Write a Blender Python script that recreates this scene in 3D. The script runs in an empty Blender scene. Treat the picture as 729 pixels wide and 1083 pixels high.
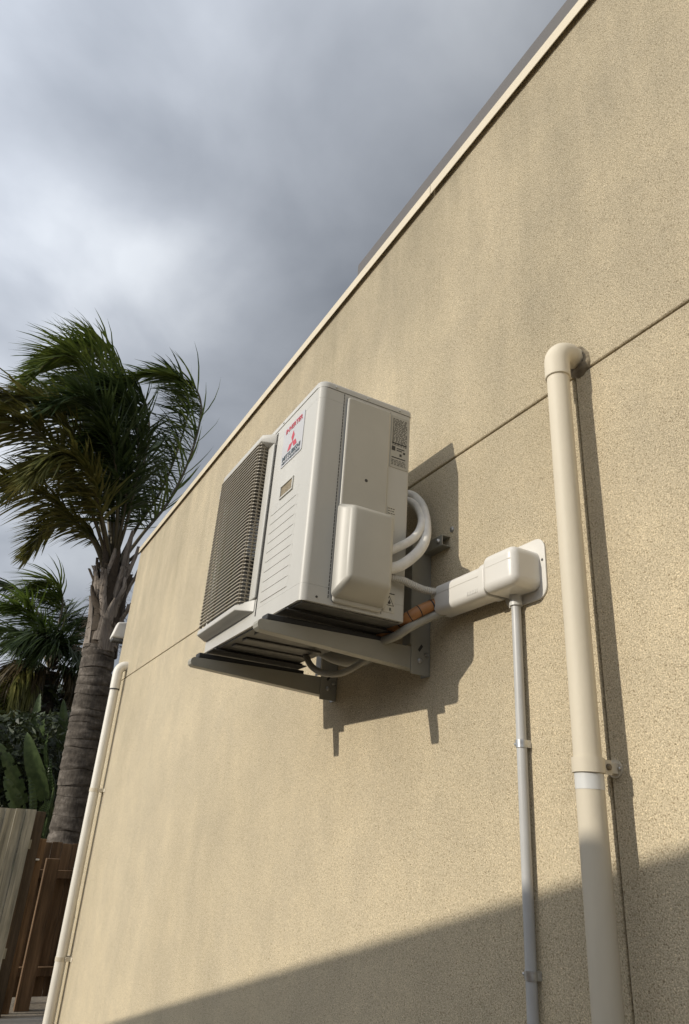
import bpy, math, random
from mathutils import Vector, Matrix, noise
random.seed(7)
R = math.radians
scene = bpy.context.scene
col = scene.collection
EYE = 1.65            # camera height over the ground; the house wall face is the plane x = 1.4
WX = 1.4

# ------------------------------------------------------------------ camera
right = Vector((0.87779828, -0.47472905, 0.06405088))
down = Vector((0.25297179, 0.34585072, -0.90354444))
fwd = Vector((0.40678675, 0.80933282, 0.42368022))
cam_d = bpy.data.cameras.new('camera')
cam = bpy.data.objects.new('camera', cam_d); col.objects.link(cam)
m = Matrix((( right.x, -down.x, -fwd.x, 0), (right.y, -down.y, -fwd.y, 0), (right.z, -down.z, -fwd.z, EYE), (0, 0, 0, 1)))
cam.matrix_world = m
cam_d.sensor_fit = 'VERTICAL'; cam_d.sensor_height = 36
cam_d.lens = 744.16 / 1083 * 36
cam_d.shift_y = -5.5 / 1083
cam_d.clip_start = 0.05; cam_d.clip_end = 2000
scene.camera = cam

# ------------------------------------------------------------------ sky and sun
SUN = Vector((1.0, -0.085, -0.43)).normalized()      # direction the light travels
world = bpy.data.worlds.new('World'); scene.world = world; world.use_nodes = True
nt = world.node_tree; nt.nodes.clear()
def N(nt, t, **k):
    n = nt.nodes.new(t)
    for a, b in k.items(): setattr(n, a, b)
    return n
def L(nt, a, b): nt.links.new(a, b)
out = N(nt, 'ShaderNodeOutputWorld'); bg = N(nt, 'ShaderNodeBackground'); bg.inputs['Strength'].default_value = 0.1
sky = N(nt, 'ShaderNodeTexSky'); sky.sky_type = 'NISHITA'; sky.sun_disc = False
sky.sun_elevation = math.asin(-SUN.z); sky.sun_rotation = math.atan2(-SUN.x, -SUN.y)
sky.air_density = 1.0; sky.dust_density = 1.5; sky.ozone_density = 1.0
geo = N(nt, 'ShaderNodeTexCoord')
sep = N(nt, 'ShaderNodeSeparateXYZ'); L(nt, geo.outputs['Generated'], sep.inputs[0])
mz = N(nt, 'ShaderNodeMath', operation='ABSOLUTE'); L(nt, sep.outputs['Z'], mz.inputs[0])
az = N(nt, 'ShaderNodeMath', operation='ADD'); L(nt, mz.outputs[0], az.inputs[0]); az.inputs[1].default_value = 0.45
dv = N(nt, 'ShaderNodeVectorMath', operation='DIVIDE'); L(nt, geo.outputs['Generated'], dv.inputs[0])
cmb = N(nt, 'ShaderNodeCombineXYZ')
for i in range(3): L(nt, az.outputs[0], cmb.inputs[i])
L(nt, cmb.outputs[0], dv.inputs[1])
mp = N(nt, 'ShaderNodeMapping'); mp.inputs['Location'].default_value = (3.09, 0.107, -5.80); L(nt, dv.outputs[0], mp.inputs[0])
n1 = N(nt, 'ShaderNodeTexNoise'); n1.inputs['Scale'].default_value = 3.4; n1.inputs['Detail'].default_value = 6; n1.inputs['Roughness'].default_value = 0.45; n1.inputs['Distortion'].default_value = 0.25
L(nt, mp.outputs[0], n1.inputs['Vector'])
cr = N(nt, 'ShaderNodeValToRGB'); L(nt, n1.outputs['Fac'], cr.inputs[0])
e = cr.color_ramp.elements
e[0].position = 0.32; e[0].color = (0.60, 0.655, 0.75, 1)
e[1].position = 0.66; e[1].color = (1.32, 1.39, 1.49, 1)
k = cr.color_ramp.elements.new(0.5); k.color = (0.90, 0.965, 1.075, 1)
# thin cloud glows towards the sun and stays grey away from it
dsun = N(nt, 'ShaderNodeVectorMath', operation='DOT_PRODUCT'); L(nt, geo.outputs['Generated'], dsun.inputs[0]); dsun.inputs[1].default_value = tuple(-SUN)
glow = N(nt, 'ShaderNodeMath', operation='MAXIMUM'); L(nt, dsun.outputs['Value'], glow.inputs[0]); glow.inputs[1].default_value = 0.0
gl2 = N(nt, 'ShaderNodeMath', operation='MULTIPLY_ADD'); L(nt, glow.outputs[0], gl2.inputs[0]); gl2.inputs[1].default_value = 11.0; gl2.inputs[2].default_value = 3.4
sc = N(nt, 'ShaderNodeVectorMath', operation='SCALE'); L(nt, gl2.outputs[0], sc.inputs['Scale']); L(nt, cr.outputs[0], sc.inputs[0])
mixs = N(nt, 'ShaderNodeMixRGB'); mixs.inputs[0].default_value = 0.93
L(nt, sky.outputs[0], mixs.inputs[1]); L(nt, sc.outputs[0], mixs.inputs[2])
L(nt, mixs.outputs[0], bg.inputs['Color']); L(nt, bg.outputs[0], out.inputs['Surface'])

sl = bpy.data.lights.new('sun', 'SUN'); sl.energy = 3.6; sl.angle = R(0.53); sl.color = (1.0, 0.925, 0.80)
so = bpy.data.objects.new('sun', sl); col.objects.link(so)
so.rotation_euler = SUN.to_track_quat('-Z', 'Y').to_euler(); so.location = (-6, 0, 9)

vs = scene.view_settings
vs.view_transform = 'Standard'; vs.look = 'None'; vs.exposure = 0.0; vs.gamma = 1.0; vs.use_curve_mapping = False

# ------------------------------------------------------------------ materials
def newmat(name):
    mt = bpy.data.materials.new(name); mt.use_nodes = True
    return mt, mt.node_tree, mt.node_tree.nodes['Principled BSDF']
def ramp(nt, fac, stops):
    r = N(nt, 'ShaderNodeValToRGB'); el = r.color_ramp.elements
    el[0].position, el[0].color = stops[0][0], (*stops[0][1], 1)
    el[1].position, el[1].color = stops[-1][0], (*stops[-1][1], 1)
    for p, c in stops[1:-1]:
        x = el.new(p); x.color = (*c, 1)
    L(nt, fac, r.inputs[0]); return r
def tex(nt, scale, detail=4, rough=0.55, vec=None, stretch=None, dist=0.0, coord='Object'):
    tc = N(nt, 'ShaderNodeTexCoord'); v = tc.outputs[coord]
    if stretch:
        mpn = N(nt, 'ShaderNodeMapping'); mpn.inputs['Scale'].default_value = stretch; L(nt, v, mpn.inputs[0]); v = mpn.outputs[0]
    n = N(nt, 'ShaderNodeTexNoise'); n.inputs['Scale'].default_value = scale; n.inputs['Detail'].default_value = detail
    n.inputs['Roughness'].default_value = rough; n.inputs['Distortion'].default_value = dist
    L(nt, v, n.inputs['Vector']); return n
def mul(nt, a, b, fac=1.0):
    mx = N(nt, 'ShaderNodeMixRGB', blend_type='MULTIPLY'); mx.inputs[0].default_value = fac
    L(nt, a, mx.inputs[1]); L(nt, b, mx.inputs[2]); return mx.outputs[0]
def bump(nt, h, dist, strength, bsdf, prev=None):
    b = N(nt, 'ShaderNodeBump'); b.inputs['Distance'].default_value = dist; b.inputs['Strength'].default_value = strength
    L(nt, h, b.inputs['Height'])
    if prev: L(nt, prev.outputs[0], b.inputs['Normal'])
    L(nt, b.outputs[0], bsdf.inputs['Normal']); return b
def basic(name, c, rough=0.5, var=0.12, scale=6.0, metal=0.0, spec=0.5, fine=0.0, fine_scale=200, stretch=None):
    mt, nt, b = newmat(name)
    n = tex(nt, scale, 6, 0.6, stretch=stretch)
    lo = tuple(x * (1 - var) for x in c); hi = tuple(min(1, x * (1 + var)) for x in c)
    r = ramp(nt, n.outputs['Fac'], [(0.32, lo), (0.68, hi)])
    L(nt, r.outputs[0], b.inputs['Base Color'])
    b.inputs['Roughness'].default_value = rough; b.inputs['Metallic'].default_value = metal
    b.inputs['Specular IOR Level'].default_value = spec
    if fine:
        f = tex(nt, fine_scale, 3); bump(nt, f.outputs['Fac'], fine, 0.6, b)
    return mt

def wall_material():
    mt, nt, b = newmat('rendered_wall')
    big = tex(nt, 0.9, 5, 0.6, stretch=(1, 1, 0.55))
    strk = tex(nt, 3.2, 5, 0.62, stretch=(1, 1, 0.13))
    patch = tex(nt, 2.6, 7, 0.68)
    grain = tex(nt, 270, 3, 0.7)
    tc = N(nt, 'ShaderNodeTexCoord')
    vor = N(nt, 'ShaderNodeTexVoronoi'); vor.inputs['Scale'].default_value = 340; L(nt, tc.outputs['Object'], vor.inputs['Vector'])
    c0 = ramp(nt, big.outputs['Fac'], [(0.3, (0.555, 0.487, 0.355)), (0.7, (0.645, 0.570, 0.424))])
    c1 = ramp(nt, strk.outputs['Fac'], [(0.30, (0.76, 0.765, 0.76)), (0.62, (1.0, 1.0, 1.0))])
    c2 = ramp(nt, patch.outputs['Fac'], [(0.3, (0.89, 0.885, 0.885)), (0.7, (1.07, 1.055, 1.03))])
    c3 = ramp(nt, grain.outputs['Fac'], [(0.30, (0.52, 0.49, 0.44)), (0.42, (0.82, 0.81, 0.78)), (0.51, (1.0, 1.0, 1.0)), (0.62, (1.14, 1.14, 1.13)), (0.70, (1.26, 1.26, 1.25))])
    pits = ramp(nt, vor.outputs['Color'], [(0.0, (0.42, 0.38, 0.32)), (0.10, (0.66, 0.62, 0.56)), (0.28, (0.93, 0.92, 0.90)), (0.62, (1.05, 1.05, 1.05)), (1.0, (1.30, 1.30, 1.29))])
    # rain streaks and grime gather under the cap and fade out down the wall
    sz = N(nt, 'ShaderNodeSeparateXYZ'); L(nt, tc.outputs['Object'], sz.inputs[0])
    mr = N(nt, 'ShaderNodeMapRange'); mr.inputs['From Min'].default_value = 2.4; mr.inputs['From Max'].default_value = 4.4; mr.inputs['To Min'].default_value = 0.22; mr.inputs['To Max'].default_value = 1.0
    L(nt, sz.outputs['Z'], mr.inputs['Value'])
    wx = N(nt, 'ShaderNodeMixRGB'); wx.inputs[1].default_value = (1, 1, 1, 1); L(nt, mr.outputs[0], wx.inputs[0]); L(nt, c1.outputs[0], wx.inputs[2])
    x = mul(nt, c0.outputs[0], wx.outputs[0]); x = mul(nt, x, c2.outputs[0]); x = mul(nt, x, c3.outputs[0]); x = mul(nt, x, pits.outputs[0])
    L(nt, x, b.inputs['Base Color']); b.inputs['Roughness'].default_value = 0.95; b.inputs['Specular IOR Level'].default_value = 0.15; b.inputs['Diffuse Roughness'].default_value = 1.0
    a = N(nt, 'ShaderNodeMath', operation='MULTIPLY_ADD'); L(nt, vor.outputs['Distance'], a.inputs[0]); a.inputs[1].default_value = -0.45; L(nt, grain.outputs['Fac'], a.inputs[2])
    bump(nt, a.outputs[0], 0.003, 0.8, b)
    return mt
def wood_material(name, c, dark, streak=None):
    mt, nt, b = newmat(name)
    g = tex(nt, 26, 6, 0.65, stretch=(1, 1, 0.05), dist=0.6)
    s = tex(nt, 5, 4, 0.6, stretch=(1, 1, 0.25))
    r = ramp(nt, g.outputs['Fac'], [(0.3, dark), (0.68, c)])
    r2 = ramp(nt, s.outputs['Fac'], [(0.3, (0.6, 0.6, 0.6)), (0.7, (1.15, 1.12, 1.1))])
    L(nt, mul(nt, r.outputs[0], r2.outputs[0]), b.inputs['Base Color']); b.inputs['Roughness'].default_value = 0.85
    b.inputs['Specular IOR Level'].default_value = 0.2
    bump(nt, g.outputs['Fac'], 0.006, 0.9, b)
    return mt
def leaf_material(name, c, tip, trans=0.25, rough=0.45, scale=4.0):
    mt, nt, b = newmat(name)
    n = tex(nt, scale, 4, 0.6); r = ramp(nt, n.outputs['Fac'], [(0.35, c), (0.66, tip)])
    L(nt, r.outputs[0], b.inputs['Base Color']); b.inputs['Roughness'].default_value = rough; b.inputs['Specular IOR Level'].default_value = 0.4
    tr = N(nt, 'ShaderNodeBsdfTranslucent'); L(nt, r.outputs[0], tr.inputs['Color'])
    mx = N(nt, 'ShaderNodeMixShader'); mx.inputs[0].default_value = trans
    L(nt, b.outputs[0], mx.inputs[1]); L(nt, tr.outputs[0], mx.inputs[2])
    L(nt, mx.outputs[0], nt.nodes['Material Output'].inputs['Surface'])
    return mt
def trunk_material():
    mt, nt, b = newmat('palm_trunk')
    g = tex(nt, 5, 6, 0.65, stretch=(1, 1, 2.2)); f = tex(nt, 40, 4, 0.6, stretch=(1, 1, 0.4))
    r = ramp(nt, g.outputs['Fac'], [(0.3, (0.040, 0.033, 0.026)), (0.52, (0.10, 0.085, 0.07)), (0.72, (0.20, 0.175, 0.15))])
    r2 = ramp(nt, f.outputs['Fac'], [(0.3, (0.6, 0.6, 0.6)), (0.7, (1.15, 1.15, 1.15))])
    L(nt, mul(nt, r.outputs[0], r2.outputs[0]), b.inputs['Base Color']); b.inputs['Roughness'].default_value = 0.9; b.inputs['Specular IOR Level'].default_value = 0.2
    bump(nt, f.outputs['Fac'], 0.01, 0.8, b)
    return mt

M = {}
M['wall'] = wall_material()
M['joint'] = basic('joint_sealant', (0.16, 0.13, 0.09), 0.9, 0.25, 20)
M['cap'] = basic('cream_flashing', (0.52, 0.455, 0.34), 0.5, 0.06, 3, spec=0.3)
M['roofmetal'] = basic('brown_flashing', (0.075, 0.066, 0.058), 0.6, 0.1, 3)
M['pvc'] = basic('painted_pvc', (0.545, 0.49, 0.385), 0.55, 0.09, 6, spec=0.25, stretch=(1, 1, 0.2), fine=0.0006, fine_scale=60)
M['pvcwhite'] = basic('bare_pvc', (0.55, 0.55, 0.53), 0.4, 0.05, 9)
M['pvcleft'] = basic('white_pvc', (0.64, 0.61, 0.54), 0.45, 0.06, 4)
M['casing'] = basic('ivory_paint', (0.43, 0.42, 0.385), 0.42, 0.07, 3.5, stretch=(1, 1, 0.25), spec=0.4, fine=0.0003, fine_scale=420)
M['cover'] = basic('ivory_cover', (0.40, 0.383, 0.335), 0.42, 0.06, 4, spec=0.4)
M['grille'] = basic('grille_plastic', (0.26, 0.225, 0.165), 0.5, 0.08, 5)
M['dark'] = basic('dark_interior', (0.022, 0.02, 0.018), 0.7, 0.2, 5)
M['fan'] = basic('fan_plastic', (0.05, 0.05, 0.05), 0.5, 0.1, 5)
M['seam'] = basic('seam_shadow_gap', (0.02, 0.018, 0.015), 0.9, 0.1, 5)
M['pan'] = basic('base_pan_steel', (0.10, 0.095, 0.085), 0.5, 0.35, 14, metal=0.3)
M['bracket'] = basic('bracket_paint', (0.27, 0.258, 0.215), 0.45, 0.07, 6, spec=0.45)
M['rubber'] = basic('black_rubber', (0.018, 0.018, 0.018), 0.7, 0.2, 8)
M['steel'] = basic('galvanised_steel', (0.55, 0.56, 0.57), 0.35, 0.25, 60, metal=0.9)
M['lag'] = basic('white_lagging', (0.64, 0.62, 0.575), 0.9, 0.1, 18, spec=0.15, fine=0.002, fine_scale=30)
M['flex'] = basic('pale_flexible_conduit', (0.50, 0.48, 0.43), 0.55, 0.06, 10)
M['orange'] = basic('orange_conduit', (0.30, 0.135, 0.045), 0.5, 0.1, 12)
M['hose'] = basic('grey_drain_hose', (0.30, 0.285, 0.24), 0.55, 0.1, 9)
M['duct'] = basic('white_duct', (0.60, 0.58, 0.535), 0.35, 0.03, 3, spec=0.45)
M['conduit'] = basic('grey_conduit', (0.42, 0.42, 0.41), 0.38, 0.06, 7, spec=0.5)
M['mortar'] = basic('dark_mortar', (0.20, 0.165, 0.11), 0.95, 0.35, 30, fine=0.01, fine_scale=60)
M['badge'] = basic('badge_plate', (0.41, 0.405, 0.405), 0.3, 0.02, 3)
M['red'] = basic('red_print', (0.42, 0.028, 0.05), 0.5, 0.03, 3)
M['navy'] = basic('dark_print', (0.045, 0.07, 0.085), 0.5, 0.03, 3)
M['ink'] = basic('black_ink', (0.03, 0.028, 0.025), 0.6, 0.05, 3)
M['plate'] = basic('label_paper', (0.36, 0.345, 0.30), 0.5, 0.03, 8)
M['plate2'] = basic('label_film', (0.46, 0.44, 0.38), 0.5, 0.03, 8)
M['trunk'] = trunk_material()
M['boot'] = wood_material('leaf_boot', (0.34, 0.30, 0.26), (0.07, 0.055, 0.042))
M['fibre'] = basic('palm_fibre', (0.045, 0.032, 0.02), 0.9, 0.3, 20)
M['rachis'] = basic('frond_stem', (0.075, 0.06, 0.028), 0.6, 0.3, 4)
M['leafg'] = leaf_material('frond_green', (0.05, 0.085, 0.016), (0.17, 0.205, 0.042), 0.22)
M['leafo'] = leaf_material('frond_olive', (0.08, 0.09, 0.02), (0.18, 0.165, 0.048), 0.2)
M['leafd'] = leaf_material('frond_dark', (0.025, 0.046, 0.014), (0.062, 0.09, 0.026), 0.15)
M['leafy'] = leaf_material('frond_bright', (0.075, 0.12, 0.02), (0.14, 0.19, 0.035), 0.3)
M['leafb'] = leaf_material('frond_dead', (0.05, 0.038, 0.017), (0.115, 0.085, 0.04), 0.15)
M['paddle'] = leaf_material('paddle_leaf', (0.035, 0.058, 0.018), (0.085, 0.12, 0.042), 0.2, 0.38, 9.0)
M['paddled'] = leaf_material('paddle_leaf_dead', (0.07, 0.055, 0.042), (0.13, 0.10, 0.08), 0.1, 0.8)
M['hedge'] = leaf_material('hedge_leaf', (0.016, 0.026, 0.009), (0.05, 0.062, 0.02), 0.15)
M['greywood'] = wood_material('weathered_paling', (0.40, 0.385, 0.32), (0.13, 0.13, 0.11))
M['brownwood'] = wood_material('stained_timber', (0.22, 0.14, 0.08), (0.08, 0.05, 0.028))
M['oldwood'] = wood_material('dark_old_timber', (0.10, 0.075, 0.052), (0.04, 0.03, 0.02))
M['greywhite'] = basic('lamp_housing', (0.58, 0.56, 0.52), 0.5, 0.08, 10)
M['glass'] = basic('lamp_lens', (0.10, 0.10, 0.10), 0.12, 0.05, 5)
M['ground'] = basic('bare_ground', (0.19, 0.16, 0.12), 0.95, 0.3, 2, fine=0.02, fine_scale=20)
M['path'] = basic('concrete_path', (0.30, 0.28, 0.25), 0.9, 0.15, 2, fine=0.005, fine_scale=60)
M['brick'] = basic('neighbour_render', (0.42, 0.36, 0.29), 0.9, 0.12, 1.5)
M['tile'] = basic('neighbour_roof', (0.14, 0.10, 0.085), 0.8, 0.2, 3)
M['pane'] = basic('window_glass', (0.03, 0.035, 0.04), 0.08, 0.05, 2)

# ------------------------------------------------------------------ mesh helpers
def W(x, y, z): return Vector((x, y, z + EYE))       # z measured from eye level
class MB:
    def __init__(s): s.v = []; s.f = []
    def add(s, vs, fs):
        o = len(s.v); s.v += [tuple(p) for p in vs]; s.f += [tuple(i + o for i in q) for q in fs]; return s
    def box(s, x0, x1, y0, y1, z0, z1):
        return s.add([(x, y, z) for x in (x0, x1) for y in (y0, y1) for z in (z0, z1)],
                     [(0, 1, 3, 2), (4, 6, 7, 5), (0, 4, 5, 1), (2, 3, 7, 6), (0, 2, 6, 4), (1, 5, 7, 3)])
    def prism(s, prof, fn):
        """prof: list of (a,b); fn(a,b,t) -> point for t in 0,1"""
        n = len(prof); vs = [fn(a, b, 0) for a, b in prof] + [fn(a, b, 1) for a, b in prof]
        fs = [tuple(range(n))[::-1], tuple(range(n, 2 * n))] + [(i, (i + 1) % n, n + (i + 1) % n, n + i) for i in range(n)]
        return s.add(vs, fs)
    def tube(s, path, rad, seg=14, cap=True):
        path = [Vector(p) for p in path]; n = len(path)
        if not hasattr(rad, '__len__'): rad = [rad] * n
        T = [(path[min(i + 1, n - 1)] - path[max(i - 1, 0)]).normalized() for i in range(n)]
        u = T[0].orthogonal().normalized(); vs = []
        for i in range(n):
            u = (u - T[i] * u.dot(T[i])).normalized(); w = T[i].cross(u)
            for j in range(seg):
                a = 2 * math.pi * j / seg; vs.append(path[i] + (u * math.cos(a) + w * math.sin(a)) * rad[i])
        fs = [(i * seg + j, i * seg + (j + 1) % seg, (i + 1) * seg + (j + 1) % seg, (i + 1) * seg + j) for i in range(n - 1) for j in range(seg)]
        if cap: fs += [tuple(range(seg))[::-1], tuple(range((n - 1) * seg, n * seg))]
        return s.add(vs, fs)
    def build(s, name, mat, parent=None, smooth=None, bevel=0, segs=2, local=False):
        me = bpy.data.meshes.new(name)
        off = Vector((0, 0, 0)) if (local or parent is None) else ORIG[parent.name]
        me.from_pydata([tuple(Vector(p) - off) for p in s.v], [], s.f)
        me.validate(); me.update()
        import bmesh
        bm = bmesh.new(); bm.from_mesh(me); bmesh.ops.recalc_face_normals(bm, faces=bm.faces); bm.to_mesh(me); bm.free()
        me.materials.append(M[mat])
        if smooth is not None:
            me.shade_smooth(); me.set_sharp_from_angle(angle=R(smooth))
        o = bpy.data.objects.new(name, me); col.objects.link(o)
        if parent: o.parent = parent
        ORIG[o.name] = off
        if bevel:
            bv = o.modifiers.new('bevel', 'BEVEL'); bv.width = bevel; bv.segments = segs; bv.limit_method = 'ANGLE'; bv.angle_limit = R(40)
            me.shade_smooth(); me.set_sharp_from_angle(angle=R(75))
        return o
ORIG = {}
def tag(o, label, cat, group=None, kind=None):
    if label: o['label'] = label
    if cat: o['category'] = cat
    if group: o['group'] = group
    if kind: o['kind'] = kind
    return o
def thing(name, loc, label, cat, group=None, rot=None):
    o = bpy.data.objects.new(name, None); col.objects.link(o); o.location = loc
    o.empty_display_size = 0.1
    if rot: o.rotation_euler = rot
    ORIG[o.name] = Vector(loc)
    return tag(o, label, cat, group)
def sub(parent_obj):          # lets a mesh part carry sub-parts in the same frame
    return parent_obj
def catmull(pts, per=8):
    pts = [Vector(p) for p in pts]; P = [pts[0] * 2 - pts[1]] + pts + [pts[-1] * 2 - pts[-2]]; o = []
    for i in range(1, len(P) - 2):
        a, b, c, d = P[i - 1], P[i], P[i + 1], P[i + 2]
        for j in range(per):
            t = j / per
            o.append(0.5 * ((2 * b) + (c - a) * t + (2 * a - 5 * b + 4 * c - d) * t * t + (3 * b - a - 3 * c + d) * t ** 3))
    o.append(pts[-1]); return o
def rrect(a0, a1, b0, b1, r, n=6):
    if not hasattr(r, '__len__'): r = [r] * 4
    o = []
    for (ca, cb, s, rr) in ((a0 + r[0], b0 + r[0], 180, r[0]), (a1 - r[1], b0 + r[1], 270, r[1]), (a1 - r[2], b1 - r[2], 0, r[2]), (a0 + r[3], b1 - r[3], 90, r[3])):
        for i in range(n + 1):
            t = R(s + 90 * i / n); o.append((ca + rr * math.cos(t), cb + rr * math.sin(t)))
    return o
def ray(u, v):                # photo pixel -> direction from the eye
    return right * (u - 364.5) + down * (v - 536.0) + fwd * 744.16
def at(u, v, y=None, x=None):
    d = ray(u, v); d = d * ((y / d.y) if y is not None else (x / d.x)); return Vector((d.x, d.y, d.z + EYE))
def disc_screw(parent, p, axis, r, h, mat='steel', name='screw', local=False):
    mb = MB(); p = Vector(p); axis = Vector(axis).normalized()
    mb.tube([p, p + axis * h * 0.6, p + axis * h], [r, r, r * 0.6], 10); return mb.build(name, mat, parent, smooth=40, local=local)

# ------------------------------------------------------------------ ground
g = MB().add([(-250, -250, 0), (250, -250, 0), (250, 250, 0), (-250, 250, 0)], [(0, 1, 2, 3)]).build('ground', 'ground'); g['kind'] = 'structure'
p = MB().box(0.25, 1.38, -7, 7.9, -0.05, 0.03).build('path', 'path'); p['kind'] = 'structure'

# ------------------------------------------------------------------ the house wall
Y0, Y1 = -7.0, 8.02
GZ = 1.323                   # horizontal joint
JY, JY2 = 1.277, 7.42        # vertical joints below it
house = thing('rendered_house', W(5, 1, -EYE), 'long beige rendered house wall with control joints and a cream cap', 'house')
def panel(y0, y1, z0, z1):
    mb = MB(); d = 0.004
    prof = [(y0 + d, z0), (y1 - d, z0), (y1, z0 + d), (y1, z1 - d), (y1 - d, z1), (y0 + d, z1), (y0, z1 - d), (y0, z0 + d)]
    mb.prism([(y0, z0), (y1, z0), (y1, z1), (y0, z1)], lambda a, b, t: W(WX + 0.003 + t * 0.16, a, b))
    q = [(y0, z0), (y1, z0), (y1, z1), (y0, z1)]; c = 0.003
    q2 = [(y0 + c, z0 + c), (y1 - c, z0 + c), (y1 - c, z1 - c), (y0 + c, z1 - c)]
    vs = [W(WX + 0.003, a, b) for a, b in q] + [W(WX, a, b) for a, b in q2]
    mb.add(vs, [(4, 5, 6, 7)] + [(i, (i + 1) % 4, 4 + (i + 1) % 4, 4 + i) for i in range(4)])
    return mb.build('wall_panel', 'wall', house)
TOP = 2.90
panel(Y0, Y1, GZ + 0.004, TOP)
panel(Y0, JY - 0.003, -EYE - 0.2, GZ - 0.004)
panel(JY + 0.003, JY2 - 0.003, -EYE - 0.2, GZ - 0.004)
panel(JY2 + 0.003, Y1, -EYE - 0.2, GZ - 0.004)
c = MB()
a, b = W(WX + 0.011, Y0 + 0.01, -EYE - 0.2), W(10, Y1 - 0.012, 2.7)
c.box(a.x, b.x, a.y, b.y, a.z, b.z); c.build('wall_core', 'joint', house)
c = MB(); a, b = W(WX + 0.163, Y1 - 0.011, -EYE - 0.2), W(10, Y1, TOP); c.box(a.x, b.x, a.y, b.y, a.z, b.z); c.build('end_wall', 'wall', house)
pts = [(7.02, GZ + 0.005), (7.00, GZ + 0.035), (7.03, GZ + 0.06), (6.985, GZ + 0.09), (6.99, GZ + 0.13)]
for (ya, za), (yb, zb) in zip(pts[:-1], pts[1:]):
    MB().add([W(WX - 0.0006, ya - 0.004, za), W(WX - 0.0006, ya + 0.004, za), W(WX - 0.0006, yb + 0.003, zb), W(WX - 0.0006, yb - 0.003, zb), W(WX + 0.002, ya, za), W(WX + 0.002, yb, zb)], [(0, 1, 2, 3), (0, 4, 5, 3), (1, 2, 5, 4), (0, 1, 4), (3, 5, 2)]).build('hairline_crack', 'joint', house)
# cap flashing: a folded profile with a drip lip
prof = [(WX - 0.024, 2.858), (WX - 0.024, 2.919), (WX + 0.02, 2.930), (WX + 0.20, 2.928), (WX + 0.20, 2.902), (WX - 0.020, 2.9015), (WX - 0.020, 2.858)]
for (ya, yb) in ((Y0, 2.05), (2.053, 5.02), (5.023, Y1 + 0.012)):
    MB().prism(prof, lambda a, b, t: W(a, ya + (yb - ya) * t, b)).build('cap_flashing', 'cap', house, bevel=0.002, segs=2)
prof = [(WX + 0.03, 2.945), (WX + 0.03, 3.125), (WX + 0.05, 3.14), (WX + 0.6, 3.16), (WX + 0.6, 2.945)]
MB().prism(prof, lambda a, b, t: W(a, Y0 + (2.90 - Y0) * t, b)).build('roof_flashing', 'roofmetal', house, bevel=0.012, segs=3)

# ------------------------------------------------------------------ near downpipe
PX, PY = 1.311, 1.259
dp = thing('downpipe', W(PX, PY, -EYE), 'thick cream downpipe with elbow at right beside the grey conduit', 'downpipe')
MB().tube([W(PX, PY, -EYE + 0.02), W(PX, PY, 1.30)], 0.0322, 36).build('pipe', 'pvc', dp, smooth=40)
hz = 1.374; br = 0.050
el = [W(PX, PY, 1.270), W(PX, PY, hz - br)]
for i in range(1, 10):
    t = R(90 * i / 9); el.append(W(PX + br * (1 - math.cos(t)), PY, hz - br + br * math.sin(t)))
el += [W(PX + 0.056, PY, hz)]
elb = MB().tube(el, [0.0368] * len(el), 36, cap=True).build('elbow', 'pvc', dp, smooth=50, bevel=0.0025, segs=2)
MB().tube([W(PX + 0.05, PY, hz), W(WX + 0.03, PY, hz)], 0.0330, 32).build('stub', 'pvc', dp, smooth=40)
MB().tube([W(PX, PY, 0.133), W(PX, PY, 0.167)], 0.0328, 36).build('bare_band', 'pvcwhite', dp, smooth=40)
# strap on a stand-off stem
zb0, zb1 = 0.169, 0.202
ang = [R(a) for a in range(24, 337, 8)]
ring = [(0.0332 * math.cos(t), 0.0332 * math.sin(t)) for t in ang]; ring_o = [(0.0372 * math.cos(t), 0.0372 * math.sin(t)) for t in ang]
prof = [(0.060, 0.012), (0.060, 0.0145)] + ring_o + [(0.060, -0.0145), (0.060, -0.012)] + ring[::-1]
strap = MB().prism(prof, lambda a, b, t: W(PX + a, PY + b, zb0 + (zb1 - zb0) * t)).build('strap', 'pvc', dp, smooth=35)
disc_screw(strap, W(PX + 0.048, PY - 0.015, 0.186), (0, -1, 0), 0.0075, 0.007, 'mortar', 'bolt')
a, b = W(PX + 0.040, PY - 0.0115, 0.173), W(WX - 0.004, PY + 0.0115, 0.198); MB().box(a.x, b.x, a.y, b.y, a.z, b.z).build('stem', 'pvc', strap, bevel=0.002)
MB().tube([W(WX - 0.0045, PY, 0.186), W(WX, PY, 0.186)], 0.021, 20).build('wall_foot', 'pvc', strap, smooth=40)
disc_screw(strap, W(WX - 0.0045, PY - 0.0165, 0.186), (-1, 0, 0), 0.004, 0.005)
# rough mortar round the hole
mo = MB(); ringn = 20; vs = []
for i in range(ringn):
    t = 2 * math.pi * i / ringn
    for j in range(8):
        q = 2 * math.pi * j / 8; rr = 0.036 + 0.007 * math.cos(q) + 0.004 * random.uniform(-1, 1) + 0.022 * max(0, math.sin(-t - 0.3)) ** 2 * (0.4 + math.cos(q))
        vs.append(W(WX + 0.004 - max(0, math.sin(q)) * (0.010 + 0.012 * random.random()) - 0.001, PY + rr * math.cos(t), hz + rr * math.sin(t)))
mo.add(vs, [(i * 8 + j, i * 8 + (j + 1) % 8, ((i + 1) % ringn) * 8 + (j + 1) % 8, ((i + 1) % ringn) * 8 + j) for i in range(ringn) for j in range(8)])
mo.build('mortar_patch', 'mortar', dp, smooth=60)

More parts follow.
